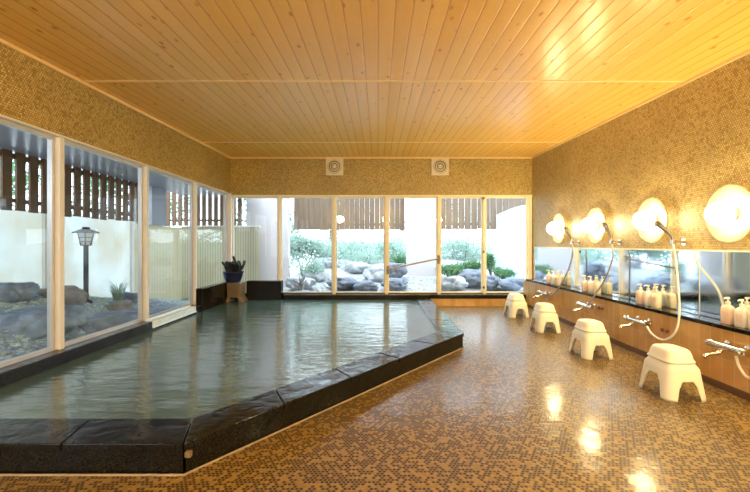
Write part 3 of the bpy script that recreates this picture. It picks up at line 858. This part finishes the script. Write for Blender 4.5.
B=[(300,283,8.2,.30,.16,'rock_pale','pale low rock at the left end of the back garden bank'),
   (318,279,9.0,.36,.22,'rock_pale','pale rounded rock left of the first back window post'),
   (345,283,8.3,.34,.16,'rock_grey','grey rock just right of the first back window post'),
   (366,286,8.0,.26,.13,'rock_grey','small dark grey rock low in the middle back window'),
   (357,270,9.8,.40,.26,'rock_pale','pale boulder high on the bank in the middle back window'),
   (378,276,9.0,.34,.24,'rock_pale','pale boulder just left of the handrail'),
   (395,284,8.2,.30,.16,'rock_grey','dark grey rock low under the handrail'),
   (394,271,8.9,.28,.24,'rock_grey','grey rock behind the handrail, high on the bank'),
   (328,266,10.4,.38,.28,'rock_pale','pale boulder at the top left of the bank'),
   (452,283,8.1,.30,.17,'rock_pale','white rock at the left side of the sliding windows'),
   (473,278,8.5,.34,.24,'rock_grey','big rounded blue-grey rock in the left sliding window'),
   (491,282,8.2,.20,.17,'rock_grey','dark grey rock just right of the sliding window post'),
   (512,284,8.0,.34,.15,'rock_grey','flat blue-grey rock at the right end of the sliding windows')]
for i,(px,py,Y,s,sz,mt,lab) in enumerate(B):
    p=atY(px,py,Y)
    rock('garden_rock',p,(s*.86,s*.8,sz*.9),20+i,M[mt],lab,i*.7,group=G)

# pebbles
rnd=random.Random(11)
def pebbles(name,n,fx,label,mat):
    base=bmesh.new(); bmesh.ops.create_icosphere(base,subdivisions=1,radius=1)
    bv=[v.co.copy() for v in base.verts]; bf=[tuple(v.index for v in f.verts) for f in base.faces]; base.free()
    m=MB()
    for i in range(n):
        x,y=fx(); s=rnd.uniform(.010,.034); a=rnd.uniform(0,PI)
        z=gz(x,y); sc=(s*rnd.uniform(.8,1.4),s,s*rnd.uniform(.5,.8))
        ca,sa=math.cos(a),math.sin(a)
        m.add([(x+(v.x*sc[0]*ca-v.y*sc[1]*sa),y+(v.x*sc[0]*sa+v.y*sc[1]*ca),z+v.z*sc[2]) for v in bv],bf)
    tag(m.build(name,mat,smooth=False),label,'pebbles',kind='stuff')
pebbles('pebbles',2600,lambda:(rnd.uniform(-4.15,-2.65),rnd.uniform(2.4,8.4)),'loose blue-grey pebbles covering the side garden ground',M['pebble'])
pebbles('pebbles',1200,lambda:(rnd.uniform(-1.8,3.2),rnd.uniform(7.0,9.2)),'loose pale pebbles covering the back garden bank',M['rock_pale'])

# soffit over the side garden
struct(MB().box(-4.32,XL-.14,-2.5,8.78,2.10,2.16).build('eave_soffit',M['soffit']))
# slat valance
def valance(name,p0,p1,zlo,zhi,pitch,width,mat,label,thick=.03,gapsky=True,skip=(),group=None):
    p0=Vector((*p0,0));p1=Vector((*p1,0)); L_=(p1-p0).length; d_=(p1-p0)/L_; nn=Vector((-d_.y,d_.x,0))
    r=empty(name,(p0.x,p0.y,zlo),label,'slatted screen',group)
    n=int(L_/pitch); rn=random.Random(3)
    def bx(a,b,t0,t1,z0,z1,mb):
        q=[p0+d_*a+nn*t0,p0+d_*b+nn*t0,p0+d_*b+nn*t1,p0+d_*a+nn*t1]
        mb.prism([(v.x,v.y) for v in q],z0,z1)
    for i in range(n):
        mb=MB(); a=i*pitch+(pitch-width)/2; j=rn.uniform(-.012,.012)
        bx(a,a+width,0,thick,zlo+j,zhi,mb)
        mb.build('slat',mat,r,bevel=.003)
    mb=MB(); bx(0,n*pitch,thick,thick+.04,zlo+.10,zlo+.15,mb); mb.build('rail',mat,r)
    mb=MB(); bx(0,n*pitch,thick,thick+.04,zhi-.08,zhi-.02,mb); mb.build('rail',mat,r)
    return r
valance('slat_screen',(-4.2,1.6),(-4.2,7.35),1.41,2.10,.178,.118,M['slat'],'dark brown vertical slats hanging under the eave above the side garden')
o=MB().box(-4.3,-4.18,7.40,7.90,1.38,2.10).build('grey_board_panel',M['soffit']); tag(o,'grey board panel between the two runs of dark slats','panel')
valance('slat_screen',(-4.7,8.82),(-2.88,8.82),1.43,2.35,.132,.088,M['slat'],'short run of dark slats across the far left garden corner')
valance('slat_screen',(-2.0,9.5),(.70,9.5),1.37,2.35,.120,.117,M['slat_back'],'weathered brown slats across the top of the middle back windows')
valance('slat_screen',(1.30,9.45),(3.75,9.45),1.38,2.35,.150,.141,M['slat_back'],'weathered brown slats across the top of the sliding windows')

# lower screens
o=MB().box(-4.30,-4.26,-1.5,6.9,.0,1.44).build('garden_screen',M['screen']); tag(o,'pale translucent white garden screen behind the lantern','screen')
m=MB(); 
for yy in (2.2,4.0,5.1,6.9): m.box(-4.26,-4.22,yy-.03,yy+.03,.1,1.42)
tag(m.build('screen_stud',M['post'],o),'cream studs on the screen')
o=MB().box(-4.30,-4.26,6.9,8.75,-.35,1.38).build('bamboo_fence',M['bamboo']); tag(o,'pale bamboo fence along the far part of the side garden','fence')
o=MB().box(-4.30,-2.60,8.72,8.76,-.35,1.40).build('bamboo_fence',M['bamboo']); tag(o,'tan bamboo fence across the far left garden corner behind the pot','fence')
m=MB().box(-4.30,-2.58,8.70,8.78,1.40,1.43); m.build('fence_cap',M['post'],o)
# white walls
o=MB().box(-2.93,-1.99,8.88,9.05,-.3,2.9).build('white_garden_wall',M['white_wall']); tag(o,'white garden wall panel behind the tan bamboo fence corner','wall panel')
o=MB().box(.66,1.42,9.30,9.42,-.3,2.9).build('white_garden_wall',M['white_wall']); tag(o,'tall white garden wall panel behind the slanting handrail','wall panel')
# curved-top pale panel
pts=[]
Yp=8.7
for i in range(13):
    t=i/12; px=497+ (540-497)*t; py=215-10.5*math.sin(min(1,t*1.25)*PI/2)
    pts.append(atY(px,py,Yp))
base=[(pts[-1].x,Yp,-.2),(pts[0].x,Yp,-.2)]
m=MB().extrude_poly([tuple(p) for p in pts]+base,(0,.04,0))
tag(m.build('curved_top_panel',M['blue_panel']),'pale blue frosted panel with curved top outside the right sliding window','panel')

# lantern
LX=-3.72; lp=atX(86,291,LX)
lz=gz(lp.x,lp.y)-.02
ln=empty('garden_lantern',(lp.x,lp.y,lz),'dark metal garden lantern on a post among the rocks','lantern')
top=atX(86,228,LX).z
MB().tube([(lp.x,lp.y,lz),(lp.x,lp.y,top-.22)],.028,k=12).build('lantern_post',M['lantern'],ln,smooth=True,angle=40)
MB().lathe([(0,0),(.07,0),(.07,.03),(.035,.05),(0,.05)],(lp.x,lp.y,lz),k=16).build('post_base',M['lantern'],ln)
lgl=MB().lathe([(0,0),(.055,0),(.09,.15),(.09,.155),(0,.155)],(lp.x,lp.y,top-.22),k=6).build('lantern_glass',M['lantern_glass'],ln)
m=MB()
for i in range(6):
    w=2*PI*i/6
    m.tube([(lp.x+.058*math.cos(w),lp.y+.058*math.sin(w),top-.225),(lp.x+.093*math.cos(w),lp.y+.093*math.sin(w),top-.06)],.006,k=6)
for hz,rr in ((0,.058),(.05,.07),(.10,.083)):
    m.lathe([(rr,-.004),(rr+.006,-.004),(rr+.006,.004),(rr,.004)],(lp.x,lp.y,top-.22+hz),k=6,closed=True)
m.build('lantern_cage',M['lantern'],lgl)
MB().lathe([(0,0),(.145,0),(.15,.008),(.075,.045),(.045,.05),(.04,.075),(0,.08)],(lp.x,lp.y,top-.065),k=24).build('lantern_roof',M['lantern'],ln,smooth=True,angle=35)

# plants
def leaves(m,n,cfun,size,rn):
    for i in range(n):
        c0=cfun(); a=rn.uniform(0,2*PI); t=rn.uniform(-.9,.9)
        d_=Vector((math.cos(a)*math.cos(t),math.sin(a)*math.cos(t),math.sin(t))); s=size*rn.uniform(.6,1.3)
        q=d_.orthogonal().normalized(); q=(Matrix.Rotation(rn.uniform(0,PI),3,d_)@q)
        m.add([c0,c0+d_*s*.5+q*s*.25,c0+d_*s,c0+d_*s*.5-q*s*.25],[(0,1,2,3)])
def shrub(name,c0,rx,ry,rz,n,size,mat,label,cat,seed,stem=True,group=None):
    rn=random.Random(seed); c0=Vector(c0)
    r=empty(name,(c0.x,c0.y,c0.z),label,cat,group)
    m=MB()
    lobes=[(Vector((rn.uniform(-.6,.6)*rx,rn.uniform(-.6,.6)*ry,rz*rn.uniform(.7,1.35))),rn.uniform(.45,.7)) for _ in range(7)]
    def cf():
        l,s=rn.choice(lobes); v=Vector((rn.gauss(0,1),rn.gauss(0,1),rn.gauss(0,1))).normalized()*(rn.random()**.4)
        return c0+l+Vector((v.x*rx*s,v.y*ry*s,v.z*rz*s))
    leaves(m,n,cf,size,rn); m.build('foliage',mat,r)
    st_=MB()
    for i in range(4):
        l=lobes[i][0]; st_.tube(smooth_path([c0+Vector((0,0,-.05)),c0+l*.5+Vector((rn.uniform(-.05,.05),0,0)),c0+l],4),[.02*max(1,rz)]*4+[.012*max(1,rz)]*4+[.006],k=6)
    st_.build('stem',M['bark'],r,smooth=True)
    return r
G='low shrubs on the back garden bank'
for i,(px,py,Y,rx,rz,lab) in enumerate([
  (306,268,9.0,.40,.30,'pale green shrub at the left of the back garden bank'),
  (322,252,11.0,.60,.50,'taller pale shrub high on the left of the bank'),
  (450,270,9.0,.30,.18,'green shrub behind the white rock in the sliding window'),
  (472,266,9.2,.34,.20,'green shrub above the big blue-grey rock'),
  (491,262,9.1,.22,.26,'green shrub just right of the sliding window post'),
  (505,272,8.4,.26,.16,'green shrub in front of the pale blue curved panel'),
  (362,258,11.2,.55,.35,'pale shrub high on the bank in the middle back window'),
  (400,262,10.4,.36,.30,'dark green shrub beside the white wall panel'),
  (303,250,10.8,.62,.60,'tall leafy shrub behind the forked driftwood stump'),
  (345,250,12.4,.95,.75,'tall leafy shrub in the distance right of the first back window post'),
  (385,250,12.0,.85,.75,'tall leafy shrub in the distance left of the handrail'),
  (462,250,12.0,1.0,.70,'tall leafy shrub in the distance behind the left sliding window')]):
    p=atY(px,py,Y); p.z-=rz
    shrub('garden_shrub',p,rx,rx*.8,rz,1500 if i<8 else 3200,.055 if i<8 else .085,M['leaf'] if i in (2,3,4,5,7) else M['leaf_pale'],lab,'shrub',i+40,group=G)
# grass clump
gp=atX(118,296,-3.75); gp.z=gz(gp.x,gp.y)-.01
rn=random.Random(9); m=MB()
for i in range(90):
    a=rn.uniform(0,2*PI); l=rn.uniform(.18,.38); o_=Vector((math.cos(a),math.sin(a),0)); b0=gp+o_*rn.uniform(0,.05)
    p1=b0+o_*l*.2+Vector((0,0,l*.7)); p2=b0+o_*l*rn.uniform(.35,.7)+Vector((0,0,l*rn.uniform(.75,1.05)))
    q=Vector((-o_.y,o_.x,0))*.006
    m.add([b0-q,b0+q,p1+q*.8,p1-q*.8,p2],[(0,1,2,3),(3,2,4)])
tag(m.build('grass_clump',M['leaf_pale']),'small clump of long grass right of the lantern','grass')
# grey twig plant near the back window left
tp=atY(300,290,7.4); m=MB(); rn=random.Random(21)
for i in range(16):
    a=rn.uniform(0,2*PI); l=rn.uniform(.15,.32); b0=tp+Vector((rn.uniform(-.04,.04),rn.uniform(-.03,.03),-.05))
    p1=b0+Vector((math.cos(a)*.04,math.sin(a)*.03,l*.6)); p2=p1+Vector((math.cos(a)*.09,math.sin(a)*.06,l*.45))
    m.tube(smooth_path([b0,p1,p2],4),[.02]*4+[.014]*4+[.009],k=6)
tag(m.build('driftwood_stump',M['twig'],smooth=True),'grey forked driftwood stump outside the back window, left of the rocks','driftwood')
rock('garden_rock',(tp.x,tp.y,tp.z-.14),(.2,.18,.16),77,M['rock_pale'],'pale rock under the forked driftwood stump')

# trees beyond the screens
def tree(x,y,h,r_,seed,label,mat='leaf'):
    rn=random.Random(seed)
    rt=empty('garden_tree',(x,y,-.2),label,'tree','trees beyond the garden screens')
    m=MB(); pts=[(x,y,-.2),(x+rn.uniform(-.1,.1),y+.05,h*.35),(x+rn.uniform(-.2,.2),y,h*.7),(x+rn.uniform(-.3,.3),y,h*.95)]
    m.tube(smooth_path(pts,5),[.11-.0055*i for i in range(16)],k=8)
    tips=[]
    for i in range(9):
        z=h*rn.uniform(.3,.85); a=rn.uniform(0,2*PI); L_=r_*rn.uniform(.5,.9)
        b0=Vector((x,y,z)); e=b0+Vector((math.cos(a)*L_,math.sin(a)*L_,L_*.5)); tips.append(e)
        m.tube(smooth_path([b0,b0.lerp(e,.5)+Vector((0,0,.1)),e],4),[.04]*4+[.025]*4+[.01],k=6)
    m.build('trunk',M['bark'],rt,smooth=True)
    f=MB()
    def cf():
        e=rn.choice(tips); v=Vector((rn.gauss(0,1),rn.gauss(0,1),rn.gauss(0,1))).normalized()*(rn.random()**.5)*r_*.45
        return e+v
    leaves(f,2600,cf,.10,rn); f.build('crown',M[mat],rt)
tree(-6.4,3.2,3.6,1.3,1,'tree beyond the slats at the far left of the photo')
tree(-6.6,6.7,3.4,1.2,2,'tree beyond the slats above the lantern')
tree(-6.3,10.4,3.4,1.3,3,'tree beyond the slats in the far left garden corner')
tree(-3.3,11.4,3.2,1.2,4,'tree behind the short run of dark slats and bamboo fence')
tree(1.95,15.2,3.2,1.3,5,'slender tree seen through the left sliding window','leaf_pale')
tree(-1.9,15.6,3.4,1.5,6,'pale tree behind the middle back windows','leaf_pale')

# ------------------------------------------------------------------ light
w = bpy.data.worlds.new('sky'); scn.world = w; w.use_nodes = True
nt = w.node_tree; nt.nodes.clear()
bg = nt.nodes.new('ShaderNodeBackground'); ow = nt.nodes.new('ShaderNodeOutputWorld')
bg.inputs[0].default_value = (.82,.91,1,1); bg.inputs[1].default_value = 4.4
nt.links.new(bg.outputs[0], ow.inputs[0])
sun = bpy.data.lights.new('sun','SUN'); sun.energy = 2.0; sun.angle = R(12); sun.color=(1,.97,.92)
so = bpy.data.objects.new('sun', sun); COL.objects.link(so)
so.rotation_euler = (R(24), 0, R(-18))     # high, from behind the building

cam = bpy.data.cameras.new('camera'); co = bpy.data.objects.new('camera', cam); COL.objects.link(co)
co.location = (0,0,H); co.rotation_euler = (R(90),0,0)
cam.sensor_width = 36; cam.lens = F/750*36; cam.shift_x = -3/750; cam.shift_y = -2/750
cam.clip_start = .05; cam.clip_end = 200
scn.camera = co
scn.view_settings.view_transform = 'Standard'; scn.view_settings.look = 'None'
scn.view_settings.gamma = 1; scn.view_settings.use_curve_mapping = False
scn.view_settings.exposure = 0.4
scn.cycles.use_denoising = True
scn.cycles.max_bounces = 10; scn.cycles.diffuse_bounces = 5; scn.cycles.glossy_bounces = 5; scn.cycles.transparent_max_bounces = 12
scn.cycles.caustics_reflective = True
scn.cycles.sample_clamp_indirect = 8
